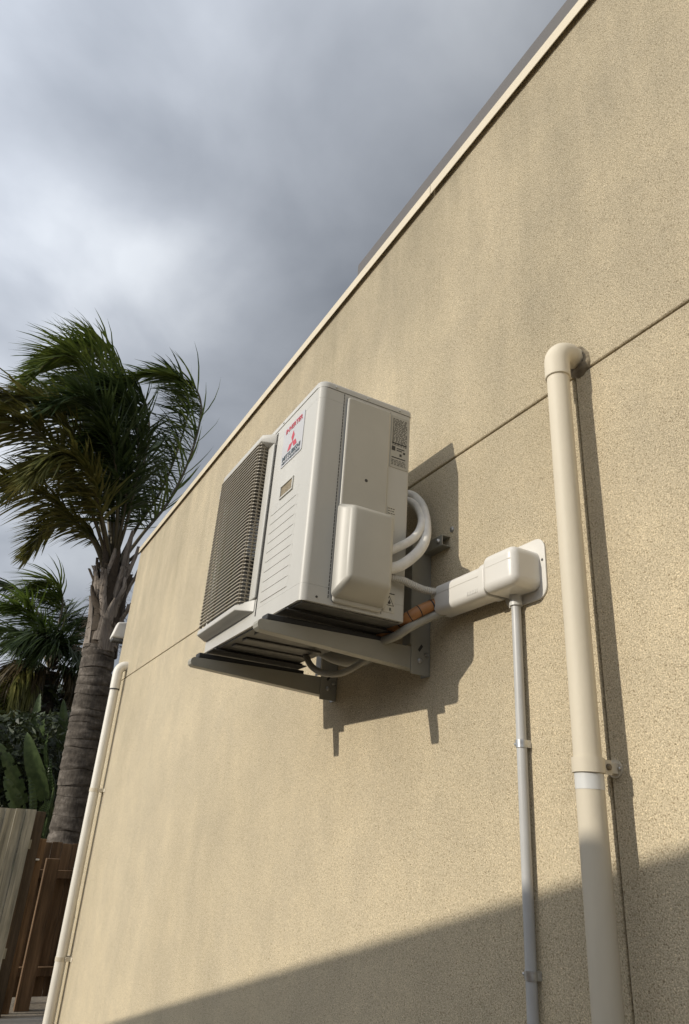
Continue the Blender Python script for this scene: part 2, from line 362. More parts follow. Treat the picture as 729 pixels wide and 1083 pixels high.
# ------------------------------------------------------------------ far downpipe
QX, QY = 1.32, 7.5
lp = thing('downpipe', W(QX, QY, -EYE), 'slim white downpipe at the far end of the wall beside the palm', 'downpipe')
hz2 = 1.44
MB().tube([W(QX, QY, -EYE + 0.02), W(QX, QY, 1.26)], 0.044, 24).build('pipe', 'pvcleft', lp, smooth=40)
el = [W(QX, QY, 1.20), W(QX, QY, hz2 - 0.075)] + [W(QX + 0.07 * (1 - math.cos(R(10 * i))), QY, hz2 - 0.075 + 0.075 * math.sin(R(10 * i))) for i in range(1, 10)] + [W(WX + 0.02, QY, hz2)]
MB().tube(el, 0.049, 24).build('elbow', 'pvcleft', lp, smooth=50)
MB().tube([W(QX, QY, 1.192), W(QX, QY, 1.204)], 0.0495, 24).build('seal_ring', 'rubber', lp, smooth=40)
for zc in (0.235, -1.135):
    s = MB().tube([W(QX, QY, zc), W(QX, QY, zc + 0.032)], 0.047, 24).build('strap', 'pvc', lp, smooth=40)
    q0, q1 = W(QX + 0.02, QY - 0.1, zc), W(WX + 0.0, QY - 0.03, zc + 0.032)
    MB().box(WX - 0.006, WX + 0.001, QY - 0.11, QY + 0.11, q0.z, q1.z).box(QX + 0.03, WX - 0.006, QY - 0.05, QY + 0.05, q0.z, q1.z).build('standoff', 'pvc', lp, bevel=0.002)

# ------------------------------------------------------------------ air conditioner (local frame: x depth from the front, y along the wall, z up)
AW, AH, AD = 0.966, 0.823, 0.382
ACDX = ACDY = 0.0
ac = thing('air_conditioner', W(0.834, 1.919, 0.655), 'white outdoor air conditioner unit standing on wall brackets', 'air conditioner', rot=(0, R(0.35), 0))
def B(x0, x1, y0, y1, z0, z1): return MB().box(x0, x1, y0, y1, z0, z1)
def acp(mb, name, mat, parent=ac, **k):
    if ACDX or ACDY: mb.v = [(x + ACDX, y + ACDY, z) for x, y, z in mb.v]
    return mb.build(name, mat, parent, local=True, **k)
full = rrect(0, AD, 0, AW, [0.026, 0.012, 0.012, 0.026], 8)
notch = [p for p in full]
# recess for the fan in the front face
fr = [q for q in full]
i0 = len(fr)
notch = rrect(0, AD, 0, AW, [0.026, 0.012, 0.012, 0.026], 8)
notch = notch + [(0, 0.925), (0.17, 0.925), (0.17, 0.425), (0, 0.425)]
up = lambda z0, z1: (lambda a, b, t: (a, b, z0 + (z1 - z0) * t))
cs = MB()
cs.prism(full, up(0.0, 0.055)); cs.prism(notch, up(0.0555, 0.7495)); cs.prism(full, up(0.75, 0.795))
casing = acp(cs, 'casing', 'casing', smooth=35)
big = rrect(-0.002, AD + 0.002, -0.002, AW + 0.002, [0.036, 0.014, 0.014, 0.032], 8)
small = rrect(0.008, AD - 0.008, 0.008, AW - 0.008, [0.03, 0.012, 0.012, 0.03], 8)
mid = rrect(0.001, AD - 0.001, 0.001, AW - 0.001, [0.034, 0.014, 0.014, 0.03], 8)
lid = MB(); n = len(big)
vs = [(a, b, 0.797) for a, b in big] + [(a, b, 0.814) for a, b in big] + [(a, b, 0.821) for a, b in mid] + [(a, b, AH + 0.001) for a, b in small]
fs = [tuple(range(n))[::-1], tuple(range(3 * n, 4 * n))] + [(r_ * n + i, r_ * n + (i + 1) % n, (r_ + 1) * n + (i + 1) % n, (r_ + 1) * n + i) for r_ in range(3) for i in range(n)]
lid.add(vs, fs); acp(lid, 'top_cover', 'casing', smooth=50)
# the fan recess
acp(B(0.150, 0.168, 0.427, 0.923, 0.057, 0.748), 'coil_panel', 'dark')
fanhub = MB().tube([(0.06, 0.675, 0.40), (0.14, 0.675, 0.40)], [0.05, 0.06], 20); fan = acp(fanhub, 'fan_hub', 'fan', smooth=40)
for kf in range(3):
    mb = MB(); vs = []
    for i in range(7):
        for j in range(5):
            r_ = 0.05 + 0.19 * j / 4; t = R(120 * kf + 75 * (i / 6) + 10 * j / 4)
            vs.append((0.07 + 0.06 * i / 6, 0.675 + r_ * math.cos(t), 0.40 + r_ * math.sin(t)))
    mb.add(vs, [(i * 5 + j, i * 5 + j + 1, (i + 1) * 5 + j + 1, (i + 1) * 5 + j) for i in range(6) for j in range(4)])
    acp(mb, 'fan_blade', 'fan', smooth=60)
# raised bezel round the grille: outer loop on the face, front loop proud by 60 mm
XF = -0.048
def bezel_bar(pts): # eight corners: back edge pair, front edge pair (outer), then the same inner
    return acp(MB().add(pts, [(0, 1, 2, 3), (4, 7, 6, 5), (3, 2, 6, 7), (0, 3, 7, 4), (1, 5, 6, 2), (0, 4, 5, 1)]), 'grille_bezel', 'casing', bevel=0.0028, segs=2)
bezel_bar([(-0.0008, 0.389, 0.787), (-0.0008, 0.95, 0.787), (XF, 0.892, 0.787), (XF, 0.432, 0.787),
           (-0.0008, 0.389, 0.742), (-0.0008, 0.95, 0.742), (XF, 0.896, 0.764), (XF, 0.446, 0.764)])
bezel_bar([(-0.0008, 0.400, 0.050), (-0.0008, 0.955, 0.046), (XF, 0.925, 0.060), (XF, 0.478, 0.066),
           (-0.0008, 0.400, 0.098), (-0.0008, 0.955, 0.084), (XF, 0.921, 0.080), (XF, 0.482, 0.086)])
for (ya, yb) in ((0.389, 0.447), (0.934, 0.952)):
    acp(B(-0.010, -0.0008, ya, yb, 0.0985, 0.7415), 'bezel_side', 'casing', bevel=0.004, segs=3)
acp(B(-0.042, -0.006, 0.915, 0.948, 0.700, 0.741), 'bezel_tab', 'casing', bevel=0.006, segs=2)
# slats
sl_path = [(-0.002, 0.451), (-0.024, 0.450), (-0.042, 0.453), (-0.049, 0.459), (-0.051, 0.47), (-0.051, 0.90), (-0.049, 0.913), (-0.042, 0.921), (-0.024, 0.927), (-0.002, 0.929)]
sb = MB(); vs = []
for i, (x, y) in enumerate(sl_path):
    a = Vector(sl_path[max(i - 1, 0)]); b = Vector(sl_path[min(i + 1, len(sl_path) - 1)]); t = (b - a).normalized(); nx, ny = t.y, -t.x
    for (d, z) in ((0, -0.0022), (0, 0.0022), (0.005, 0.0022), (0.005, -0.0022)):
        vs.append((x + abs(nx) * d + 0.0, y + (ny * -d if i > 4 else -ny * d), z))
for i in range(len(sl_path) - 1):
    for j in range(4): sb.f.append((i * 4 + j, i * 4 + (j + 1) % 4, (i + 1) * 4 + (j + 1) % 4, (i + 1) * 4 + j))
sb.v = vs; sb.f += [(0, 1, 2, 3), tuple(len(vs) - 4 + q for q in (3, 2, 1, 0))]
NS = 46; first = None
for i in range(NS):
    z = 0.094 + (0.757 - 0.094) * i / (NS - 1)
    if first is None: first = acp(sb, 'grille_slat', 'grille'); s = first
    else:
        s = first.copy(); col.objects.link(s); s.parent = ac
    s.location = (0, 0, z)
def vrib(pts, name='grille_rib'):
    mb = MB()
    for x, y in pts: pass
    return mb
for (x, y) in ((-0.046, 0.463), (-0.0455, 0.60), (-0.0455, 0.76), (-0.046, 0.905)):
    acp(B(x, x + 0.008, y - 0.002, y + 0.002, 0.0875, 0.7635), 'grille_rib', 'grille')
for (x, y) in ((-0.022, 0.4535), (-0.022, 0.9235)):
    acp(B(x - 0.003, x + 0.003, y - 0.0022, y + 0.0022, 0.0985, 0.7415), 'grille_rib', 'grille')
ACDY = -0.013
# seam between grille half and service panel
acp(B(-0.0012, 0.003, 0.392, 0.399, 0.03, 0.786), 'panel_seam', 'seam')
# service panel: pressed louvre ribs
rib = MB(); hgt = 0.0365
rib.add([(0.0005, 0.122, 0), (0.0005, 0.372, 0), (-0.0019, 0.352, 0), (-0.0019, 0.145, 0), (0.0005, 0.122, hgt), (0.0005, 0.372, hgt), (-0.0006, 0.372, hgt), (-0.0006, 0.122, hgt)],
        [(0, 1, 2, 3), (4, 7, 6, 5), (3, 2, 6, 7), (0, 4, 5, 1), (0, 3, 7, 4), (1, 5, 6, 2)])
first = None
for i in range(10):
    if first is None: first = acp(rib, 'louvre_rib', 'casing'); s = first
    else: s = first.copy(); col.objects.link(s); s.parent = ac
    s.location = (0, 0, 0.072 + 0.0372 * i)
hd = MB()
for q in ((0.176, 0.292, 0.494, 0.501), (0.176, 0.292, 0.446, 0.453), (0.176, 0.183, 0.4535, 0.4935), (0.285, 0.292, 0.4535, 0.4935)): hd.box(-0.005, 0.001, *q)
acp(hd, 'handle_frame', 'casing', bevel=0.0015)
acp(B(-0.0012, 0.001, 0.1835, 0.2845, 0.4535, 0.4935), 'handle_recess_shade', 'mortar')  # no real recess: a dark plate inside the frame paints its shade
# badge with print
badge = acp(MB().prism(rrect(0.133, 0.322, 0.588, 0.760, 0.008, 4), lambda a, b, t: (-0.0025 * t + 0.0002, a, b)), 'badge', 'badge', smooth=40)
def text(s, size, mat, origin, xdir, ydir, parent, name='lettering', bold=0.0, wfit=None):
    cu = bpy.data.curves.new('t', 'FONT'); cu.body = s; cu.size = size; cu.align_x = 'CENTER'; cu.align_y = 'CENTER'; cu.extrude = 0.0003; cu.offset = bold
    to = bpy.data.objects.new('t', cu); col.objects.link(to)
    dg = bpy.context.evaluated_depsgraph_get(); me = bpy.data.meshes.new_from_object(to.evaluated_get(dg))
    bpy.data.objects.remove(to); bpy.data.curves.remove(cu)
    xd, yd = Vector(xdir), Vector(ydir); zd = xd.cross(yd)
    k = 1.0
    if wfit:
        xs = [v.co.x for v in me.vertices]; k = wfit / (max(xs) - min(xs))
    mm = Matrix.Translation(Vector(origin)) @ Matrix((xd, yd, zd)).transposed().to_4x4() @ Matrix.Diagonal((k, 1, 1, 1))
    me.transform(mm); me.name = name; me.materials.clear(); me.materials.append(M[mat])
    o = bpy.data.objects.new(name, me); col.objects.link(o); o.parent = parent; return o
fx, fy = (0, -1, 0), (0, 0, 1)
text('INVERTER', 0.030, 'red', (-0.0032, 0.213, 0.738), fx, fy, badge, bold=0.0006, wfit=0.150)
def diamond(cy, cz, ang):
    a, b = 0.0245, 0.0142; pts = []
    t = R(ang); ax = (math.cos(t), math.sin(t)); bx_ = (-ax[1], ax[0])
    for (p_, q_) in ((0, 0), (a, b), (2 * a, 0), (a, -b)):
        pts.append((cy - (ax[0] * p_ + bx_[0] * q_), cz + ax[1] * p_ + bx_[1] * q_))
    return pts
for an in (90, 210, 330):
    acp(MB().prism(diamond(0.226, 0.664, an), lambda a, b, t: (-0.0026 - 0.0005 * t, a, b)), 'emblem_diamond', 'red', parent=badge)
text('MITSUBISHI', 0.028, 'navy', (-0.0032, 0.215, 0.620), fx, fy, badge, bold=0.0005, wfit=0.160)
text('HEAVY INDUSTRIES', 0.014, 'navy', (-0.0032, 0.215, 0.600), fx, fy, badge, bold=0.0002, wfit=0.160)
# near side: perforated seam, side cover, valve cover, labels (outward is -y)
ACDX, ACDY = 0.010, 0.0
sm = MB()
for i in range(59):
    z = 0.022 + i * 0.0131; sm.box(0.0835, 0.0858, -0.0011, 0.002, z, z + 0.0098)
acp(sm, 'perforated_seam', 'seam')
acp(MB().prism(rrect(0.096, 0.276, 0.010, 0.780, 0.01, 4), lambda a, b, t: (a, -0.013 + 0.0135 * t, b)), 'side_cover', 'cover', bevel=0.006, segs=3)
vc = MB()
base = [(0.088, 0.024), (0.291, 0.024), (0.291, 0.352), (0.088, 0.352)]; frt = [(0.106, 0.070), (0.262, 0.070), (0.262, 0.322), (0.106, 0.322)]
vs = [(a, -0.0005, b) for a, b in base] + [(a, -0.016, b) for a, b in base] + [(a, -0.092, b) for a, b in frt]
vc.add(vs, [(0, 1, 2, 3), (8, 9, 10, 11)] + [(r_ * 4 + i, r_ * 4 + (i + 1) % 4, (r_ + 1) * 4 + (i + 1) % 4, (r_ + 1) * 4 + i) for r_ in range(2) for i in range(4)])
acp(vc, 'valve_cover', 'cover', bevel=0.016, segs=4)
acp(B(0.279, 0.2805, -0.0009, 0.002, 0.01, 0.785), 'rear_seam', 'seam')
def plate(name, x0, x1, z0, z1, mat, rows, extra=None, ink='ink'):
    pl = acp(B(x0, x1, -0.0016, 0.001, z0, z1), name, mat)
    mb = MB(); rnd = random.Random(3)
    for (za, zb, xa, xb) in rows: mb.box(xa, xb, -0.0021, -0.0014, za, zb)
    if rows:
        lp_ = acp(mb, 'label_print', ink, parent=pl)
        if len(rows) > 1: lp_['kind'] = 'stuff'
    return pl
rows = []; rnd = random.Random(11)
for i in range(24):
    z = 0.776 - 0.0048 * i - 0.012; x = 0.292
    while x < 0.35:
        w_ = rnd.uniform(0.004, 0.013); rows.append((z, z + 0.0022, x, min(x + w_, 0.354))); x += w_ + rnd.uniform(0.002, 0.006)
rows += [(0.660, 0.6635, 0.291, 0.355), (0.630, 0.648, 0.291, 0.306), (0.632, 0.636, 0.312, 0.335), (0.640, 0.644, 0.312, 0.345), (0.612, 0.622, 0.325, 0.334), (0.625, 0.633, 0.340, 0.349), (0.600, 0.604, 0.292, 0.35)]
for i in range(4):
    z = 0.590 - 0.006 * i; x = 0.291
    while x < 0.35:
        w_ = rnd.uniform(0.004, 0.012); rows.append((z, z + 0.0022, x, min(x + w_, 0.354))); x += w_ + rnd.uniform(0.002, 0.005)
rate = plate('rating_label', 0.286, 0.360, 0.560, 0.778, 'plate', rows)
rows = []
for i in range(9):
    z = 0.393 - 0.0095 * i; x = 0.288
    if i in (3, 4): continue
    while x < 0.312:
        w_ = rnd.uniform(0.003, 0.008); rows.append((z, z + 0.003, x, min(x + w_, 0.315))); x += w_ + 0.003
pl = plate('caution_label', 0.286, 0.318, 0.312, 0.402, 'plate2', rows)
acp(MB().prism([(0.296, 0.356), (0.306, 0.356), (0.301, 0.365)], lambda a, b, t: (a, -0.0021 + 0.0007 * t, b)), 'label_symbol', 'ink', parent=pl)
pl = plate('flammable_label', 0.287, 0.330, 0.020, 0.088, 'plate2', [(0.0835, 0.087, 0.2885, 0.3285)])
tri = [(0.2895, 0.044), (0.3275, 0.044), (0.3085, 0.078)]
ty = lambda a, b, t: (a, -0.0022 + 0.0008 * t, b)
for i in range(3):
    p0, p1 = Vector(tri[i]), Vector(tri[(i + 1) % 3]); cc = Vector((0.3085, 0.0553)); q0 = p0.lerp(cc, 0.17); q1 = p1.lerp(cc, 0.17)
    acp(MB().prism([p0, p1, q1, q0], ty), 'warning_triangle', 'ink', parent=pl)
acp(MB().prism([(0.3045, 0.0495), (0.3125, 0.0495), (0.3145, 0.055), (0.3115, 0.0605), (0.3105, 0.0655), (0.3075, 0.061), (0.306, 0.0575), (0.3035, 0.0545)], ty), 'flame_symbol', 'ink', parent=pl)
text('R', 0.015, 'ink', (0.324, -0.0020, 0.031), (1, 0, 0), (0, 0, 1), pl, bold=0.0003)
disc_screw(ac, (0.198, -0.0128, 0.466), (0, -1, 0), 0.0062, 0.0012, 'ink', 'screw_hole', local=True)
disc_screw(ac, (0.055, 0.0005, 0.018), (0, -1, 0), 0.004, 0.003, 'ink', 'screw', local=True)
for x in (0.06, 0.19, 0.33): disc_screw(ac, (x, -0.0015, 0.807), (0, -1, 0), 0.005, 0.004, 'casing', 'screw', local=True)
disc_screw(ac, (-0.0015, 0.33, 0.807), (-1, 0, 0), 0.005, 0.004, 'casing', 'screw', local=True)
ACDX = 0.0
for i in range(9):  # rear coil guard rods seen behind the near edge
    z = 0.06 + i * 0.085
    acp(MB().tube([(AD + 0.004, 0.02, z), (AD + 0.004, AW - 0.02, z)], 0.002, 6), 'coil_guard_rod', 'fan', smooth=50)
ACDX = 0.0
# underside
pan = acp(B(0.012, AD - 0.012, 0.012, AW - 0.012, -0.006, -0.0005), 'base_pan', 'pan', bevel=0.002)
for y in (0.30, 0.42, 0.54, 0.66):
    acp(B(0.035, AD - 0.035, y, y + 0.05, -0.014, -0.0065), 'pan_rib', 'pan', bevel=0.003)
for y0 in (0.075, 0.775):
    acp(B(-0.015, AD + 0.015, y0, y0 + 0.085, -0.0185, -0.0145), 'mounting_foot', 'dark', bevel=0.002)
    acp(B(0.0, AD, y0 + 0.012, y0 + 0.073, -0.0142, -0.0063), 'foot_web', 'dark')
    disc_screw(ac, (0.012, y0 + 0.04, -0.0145), (0, 0, 1), 0.006, 0.022, 'steel', 'anchor_bolt', local=True)

# ------------------------------------------------------------------ wall bracket
bk = thing('wall_bracket', W(1.39, 2.38, 0.5), 'grey steel wall bracket frame carrying the air conditioner', 'bracket')
AR0, AR1 = 2.035, 2.735
for ya in (AR0, AR1):
    xt, xe = 0.748, 1.345; tp = 0.604; slope = 0.0
    web = [(xt + 0.012, 0.570), (xt + 0.003, 0.577), (xt, 0.588), (xt + 0.003, 0.598), (xt + 0.012, tp), (xe, tp + 0.008), (xe, 0.535)]
    mb = MB(); mb.prism(web, lambda a, b, t: W(a, ya + 0.0025 * t, b))                # web facing the camera
    mb2 = MB()
    pts = web[-1:] + web[:-1]                                                        # flange following the edge
    for i in range(len(pts) - 1):
        (a0, b0), (a1, b1) = pts[i], pts[i + 1]; d = Vector((a1 - a0, b1 - b0)).normalized(); nx, nz = -d.y * 0.0025, d.x * 0.0025
        mb.add([W(a0, ya + 0.0026, b0), W(a1, ya + 0.0026, b1), W(a1, ya + 0.042, b1), W(a0, ya + 0.042, b0), W(a0 - nx, ya + 0.0026, b0 - nz), W(a1 - nx, ya + 0.0026, b1 - nz), W(a1 - nx, ya + 0.042, b1 - nz), W(a0 - nx, ya + 0.042, b0 - nz)],
               [(0, 1, 2, 3), (7, 6, 5, 4), (0, 4, 5, 1), (1, 5, 6, 2), (2, 6, 7, 3), (3, 7, 4, 0)])
    arm = mb.build('arm', 'bracket', bk, smooth=35)
    a, b = W(xt + 0.03, ya + 0.002, tp + 0.001), W(1.24, ya + 0.05, tp + 0.022)
    MB().box(a.x, b.x, a.y, b.y, a.z, b.z).build('rubber_strip', 'rubber', arm, bevel=0.004)
    # upright channel: web facing the camera plus a flange against the wall
    u = MB(); a, b = W(1.318, ya - 0.004, 0.518), W(1.392, ya - 0.001, 1.02); u.box(a.x, b.x, a.y, b.y, a.z, b.z)
    a, b = W(1.392, ya - 0.004, 0.518), W(1.3965, ya + 0.048, 1.02); u.box(a.x, b.x, a.y, b.y, a.z, b.z)
    a, b = W(1.3135, ya - 0.004, 0.62), W(1.3175, ya + 0.048, 1.02); u.box(a.x, b.x, a.y, b.y, a.z, b.z)
    upr = u.build('upright', 'bracket', bk, bevel=0.0015)
    disc_screw(upr, W(1.352, ya - 0.004, 0.566), (0, -1, 0), 0.0085, 0.008, 'steel', 'bolt')
    MB().prism([(1.345, 0.604), (1.352, 0.598), (1.366, 0.618), (1.359, 0.625)], lambda a, b, t: W(a, ya - 0.0048 + 0.001 * t, b)).build('slot', 'dark', upr)
    disc_screw(upr, W(1.384, ya - 0.004, 0.59), (-1, -0.4, 0), 0.007, 0.014, 'steel', 'bolt')
cbm = MB(); zc = 0.985
a, b = W(1.362, 1.915, zc - 0.02), W(1.366, 2.86, zc + 0.02)
cbm.box(a.x, b.x, a.y, b.y, a.z, b.z)
for dz in (-0.02, 0.017):
    a, b = W(1.3662, 1.915, zc + dz), W(1.3995, 2.86, zc + dz + 0.003); cbm.box(a.x, b.x, a.y, b.y, a.z, b.z)
cb = cbm.build('crossbar', 'bracket', bk, bevel=0.001)
disc_screw(cb, W(1.362, 1.935, zc), (-1, 0, 0), 0.008, 0.01, 'steel', 'bolt')
disc_screw(bk, W(1.3998, 1.905, zc + 0.045), (-1, 0, 0), 0.011, 0.006, 'steel', 'washer')

# ------------------------------------------------------------------ pipes and cables
def px(*pts): return [at(u, v, y=y) for (u, v, y) in pts]
def hose(name, pts, r, mat, label, cat, group=None, per=10, seg=14):
    P = catmull(pts, per); o = P[0].copy()
    mb = MB().tube(P, r, seg); ob = mb.build(name, mat, None, smooth=60)
    return tag(ob, label, cat, group)
hose('insulated_pipe', px((398, 590, 1.90), (414, 582, 1.885), (434, 572, 1.88), (444, 561, 1.915), (446, 547, 1.98), (439, 534, 2.06), (429, 530, 2.14), (416, 540, 2.24)), 0.0152, 'lag', 'upper white lagged pipe looping from the valve cover behind the unit', 'pipe', 'lagged pipes')
hose('insulated_pipe', px((394, 608, 1.895), (411, 602, 1.88), (426, 597, 1.87), (443, 583, 1.87), (450.5, 567, 1.905), (449.5, 545, 1.985), (443, 530, 2.07), (431, 523, 2.15), (416, 530, 2.26)), 0.0185, 'lag', 'lower thicker white lagged pipe in the outer loop beside the bracket', 'pipe', 'lagged pipes')
# corrugated flexible conduit
P = catmull(px((398, 606, 1.905), (410, 610, 1.895), (424, 613, 1.885), (437, 619, 1.885), (450, 624, 1.885)) + [W(1.325, 1.865, 0.768), W(1.335, 1.78, 0.768)], 28)
rad = [0.0102 + (0.0030 if (i // 2) % 2 else 0.0) for i in range(len(P))]
tag(MB().tube(P, rad, 12).build('flexible_conduit', 'flex', None, smooth=30), 'pale corrugated conduit running from the valve cover into the white duct', 'conduit')
P = catmull(px((402, 672, 2.06), (418, 661, 1.99), (432, 653, 1.93), (446, 645, 1.905)) + [W(1.333, 1.88, 0.737), W(1.338, 1.78, 0.737)], 16)
ob = MB().tube(P, 0.0198, 16).build('orange_conduit', 'orange', None, smooth=60); tag(ob, 'orange conduit with dark tape bands below the corrugated conduit', 'conduit')
for i in (22, 34, 45, 56, 66):
    MB().tube([P[i], P[i + 1]], 0.0206, 16).build('tape_band', 'rubber', ob, smooth=40)
hose('drain_hose', px((404, 678, 2.05), (418, 673, 1.98), (434, 663, 1.93), (452, 654, 1.91)) + [W(1.352, 1.86, 0.708), W(1.352, 1.76, 0.708)], 0.0150, 'hose', 'grey drain hose under the orange conduit entering the duct', 'hose')
hose('drain_hose', px((322, 690, 2.58), (330, 705, 2.5), (344, 712, 2.42), (364, 711, 2.36), (388, 697, 2.3), (402, 684, 2.2), (410, 677, 2.08)), 0.0125, 'hose', 'thin grey hose sagging in a curve below the unit', 'hose')
hose('drain_pipe', px((338, 684, 2.55), (350, 692, 2.5), (366, 697, 2.44), (384, 696, 2.38), (398, 688, 2.32)), 0.030, 'hose', 'fat grey pipe curving under the unit behind the near bracket arm', 'pipe')

# ------------------------------------------------------------------ white duct cover
dc = thing('duct_cover', W(WX, 1.5, 0.75), 'white plastic duct cover turning into the wall above the grey conduit', 'duct cover')
DX0, DX1 = 1.302, 1.390; DZ0, DZ1 = 0.69, 0.80
def ductprof(x0, x1, z0, z1, r): return rrect(x0, x1, z0, z1, [r * 0.75, 0.012, 0.012, r], 6)
st_ = MB(); pr = ductprof(DX0 + 0.006, DX1 - 0.004, DZ0 + 0.001, DZ1 - 0.004, 0.03); n = len(pr)
inn = ductprof(DX0 + 0.0085, DX1 - 0.0065, DZ0 + 0.0035, DZ1 - 0.0065, 0.028)
vs = [W(a, 1.882, b) for a, b in pr] + [W(a, 1.62, b) for a, b in pr] + [W(a, 1.882, b) for a, b in inn] + [W(a, 1.62, b) for a, b in inn]
fs = []
for i in range(n):
    j = (i + 1) % n; fs += [(i, j, n + j, n + i), (2 * n + j, 2 * n + i, 3 * n + i, 3 * n + j), (i, 2 * n + i, 2 * n + j, j)]
st_.add(vs, fs); st_.build('duct', 'duct', dc, smooth=40)
for q in (-0.0007,):
    a, b = W(DX0 + 0.0052, 1.64, 0.757), W(DX0 + 0.008, 1.880, 0.7585); MB().box(a.x, b.x, a.y, b.y, a.z, b.z).build('clip_line', 'flex', dc)
cl = MB(); pr = ductprof(DX0 + 0.001, DX1, DZ0 - 0.002, DZ1, 0.031)
cl.prism(pr, lambda a, b, t: W(a, 1.615 + 0.028 * t, b)); coll = cl.build('collar', 'duct', dc, bevel=0.003, segs=3)
for i in range(7):
    y = 1.652 + i * 0.008; a, b = W(DX0 + 0.010, y, DZ0 - 0.001), W(DX0 + 0.022, y + 0.003, DZ0 + 0.014); MB().box(DX0 + 0.0046, DX0 + 0.02, y, y + 0.0032, EYE + DZ0 + 0.018, EYE + DZ0 + 0.030).build('grip_ridge', 'duct', dc)
# elbow hood
eb = MB(); x0, x1, y0, y1, z0, z1 = 1.291, 1.445, 1.466, 1.614, EYE + 0.687, EYE + 0.808
sect = []
for t in range(0, 7):
    pass
eb.box(x0, x1, y0, y1, z0, z1); eb.build('elbow_hood', 'duct', dc, bevel=0.026, segs=6)
a, b = W(x0 - 0.0005, 1.48, 0.764), W(x0 + 0.004, 1.59, 0.7652); MB().box(a.x, b.x, a.y, b.y, a.z, b.z).build('mould_line', 'flex', dc)
fl = MB().prism(rrect(1.444, 1.625, 0.658, 0.848, 0.038, 8), lambda a, b, t: W(WX - 0.006 + 0.0065 * t, a, b)).build('flange', 'duct', dc, bevel=0.002)
disc_screw(fl, W(WX - 0.006, 1.455, 0.775), (-1, 0, 0), 0.004, 0.002, 'ink')

# ------------------------------------------------------------------ grey conduit
CX, CY = 1.380, 1.5605
gc = thing('electrical_conduit', W(CX, CY, -EYE), 'thin grey conduit rising from the ground to the white duct cover', 'conduit')
MB().tube([W(CX, CY, -EYE + 0.02), W(CX, CY, 0.66)], 0.0142, 20).build('pipe', 'conduit', gc, smooth=40)
MB().tube([W(CX, CY, 0.655), W(CX, CY, 0.668), W(CX, CY, 0.669), W(CX, CY, 0.69)], [0.0195, 0.0195, 0.0185, 0.0185], 20).build('collar', 'pvcwhite', gc, smooth=30)
for zc in (0.252, -0.285):
    mb = MB(); r0, r1 = 0.0148, 0.0166
    angs = [R(a) for a in range(60, 301, 12)]
    prof = [(r1 * math.cos(t), r1 * math.sin(t)) for t in angs] + [(WX - CX - 0.0005, -r1)] + [(WX - CX - 0.0005, -0.034), (WX - CX - 0.0025, -0.034), (WX - CX - 0.0025, -r0)] + [(r0 * math.cos(t), r0 * math.sin(t)) for t in angs[::-1]]
    prof = [(r1 * math.cos(t), r1 * math.sin(t)) for t in angs] + [(0.0195, -r1), (0.0195, -r0)] + [(r0 * math.cos(t), r0 * math.sin(t)) for t in angs[::-1]]
    mb.prism(prof, lambda a, b, t: W(CX + a, CY + b, zc + 0.02 * t))
    a, b = W(CX + 0.0152, CY - 0.012, zc + 0.001), W(WX + 0.0005, CY + 0.030, zc + 0.019)
    mb.box(a.x, b.x, a.y, b.y, a.z, b.z)
    clip = mb.build('clip', 'steel', gc, smooth=30)
    disc_screw(clip, W(CX - 0.002, CY + 0.0166, zc + 0.010), (-0.3, 0.9, 0), 0.005, 0.008, 'steel')

# ------------------------------------------------------------------ lamp on the far corner
lm = thing('security_light', at(129, 668, y=8.2), 'small pale security light at the far wall corner beside the palm trunk', 'light')
c0 = at(128, 668, y=8.2)
MB().add([tuple(c0 + Vector(v)) for v in [(-0.10, -0.05, -0.085), (0.10, -0.05, -0.085), (0.10, 0.09, -0.10), (-0.10, 0.09, -0.10), (-0.055, -0.04, 0.10), (0.10, -0.04, 0.12), (0.10, 0.07, 0.10), (-0.055, 0.07, 0.09)]],
         [(0, 1, 2, 3), (4, 7, 6, 5), (0, 4, 5, 1), (1, 5, 6, 2), (2, 6, 7, 3), (3, 7, 4, 0)]).build('housing', 'greywhite', lm, bevel=0.022, segs=4)
MB().box(c0.x - 0.085, c0.x + 0.09, c0.y - 0.04, c0.y + 0.08, c0.z - 0.125, c0.z - 0.088).build('lens', 'glass', lm, bevel=0.01)
MB().tube([c0 + Vector((0.05, 0.0, -0.02)), Vector((WX + 0.10, Y1 - 0.02, c0.z - 0.04))], 0.016, 10).build('mount_arm', 'greywhite', lm, smooth=40)

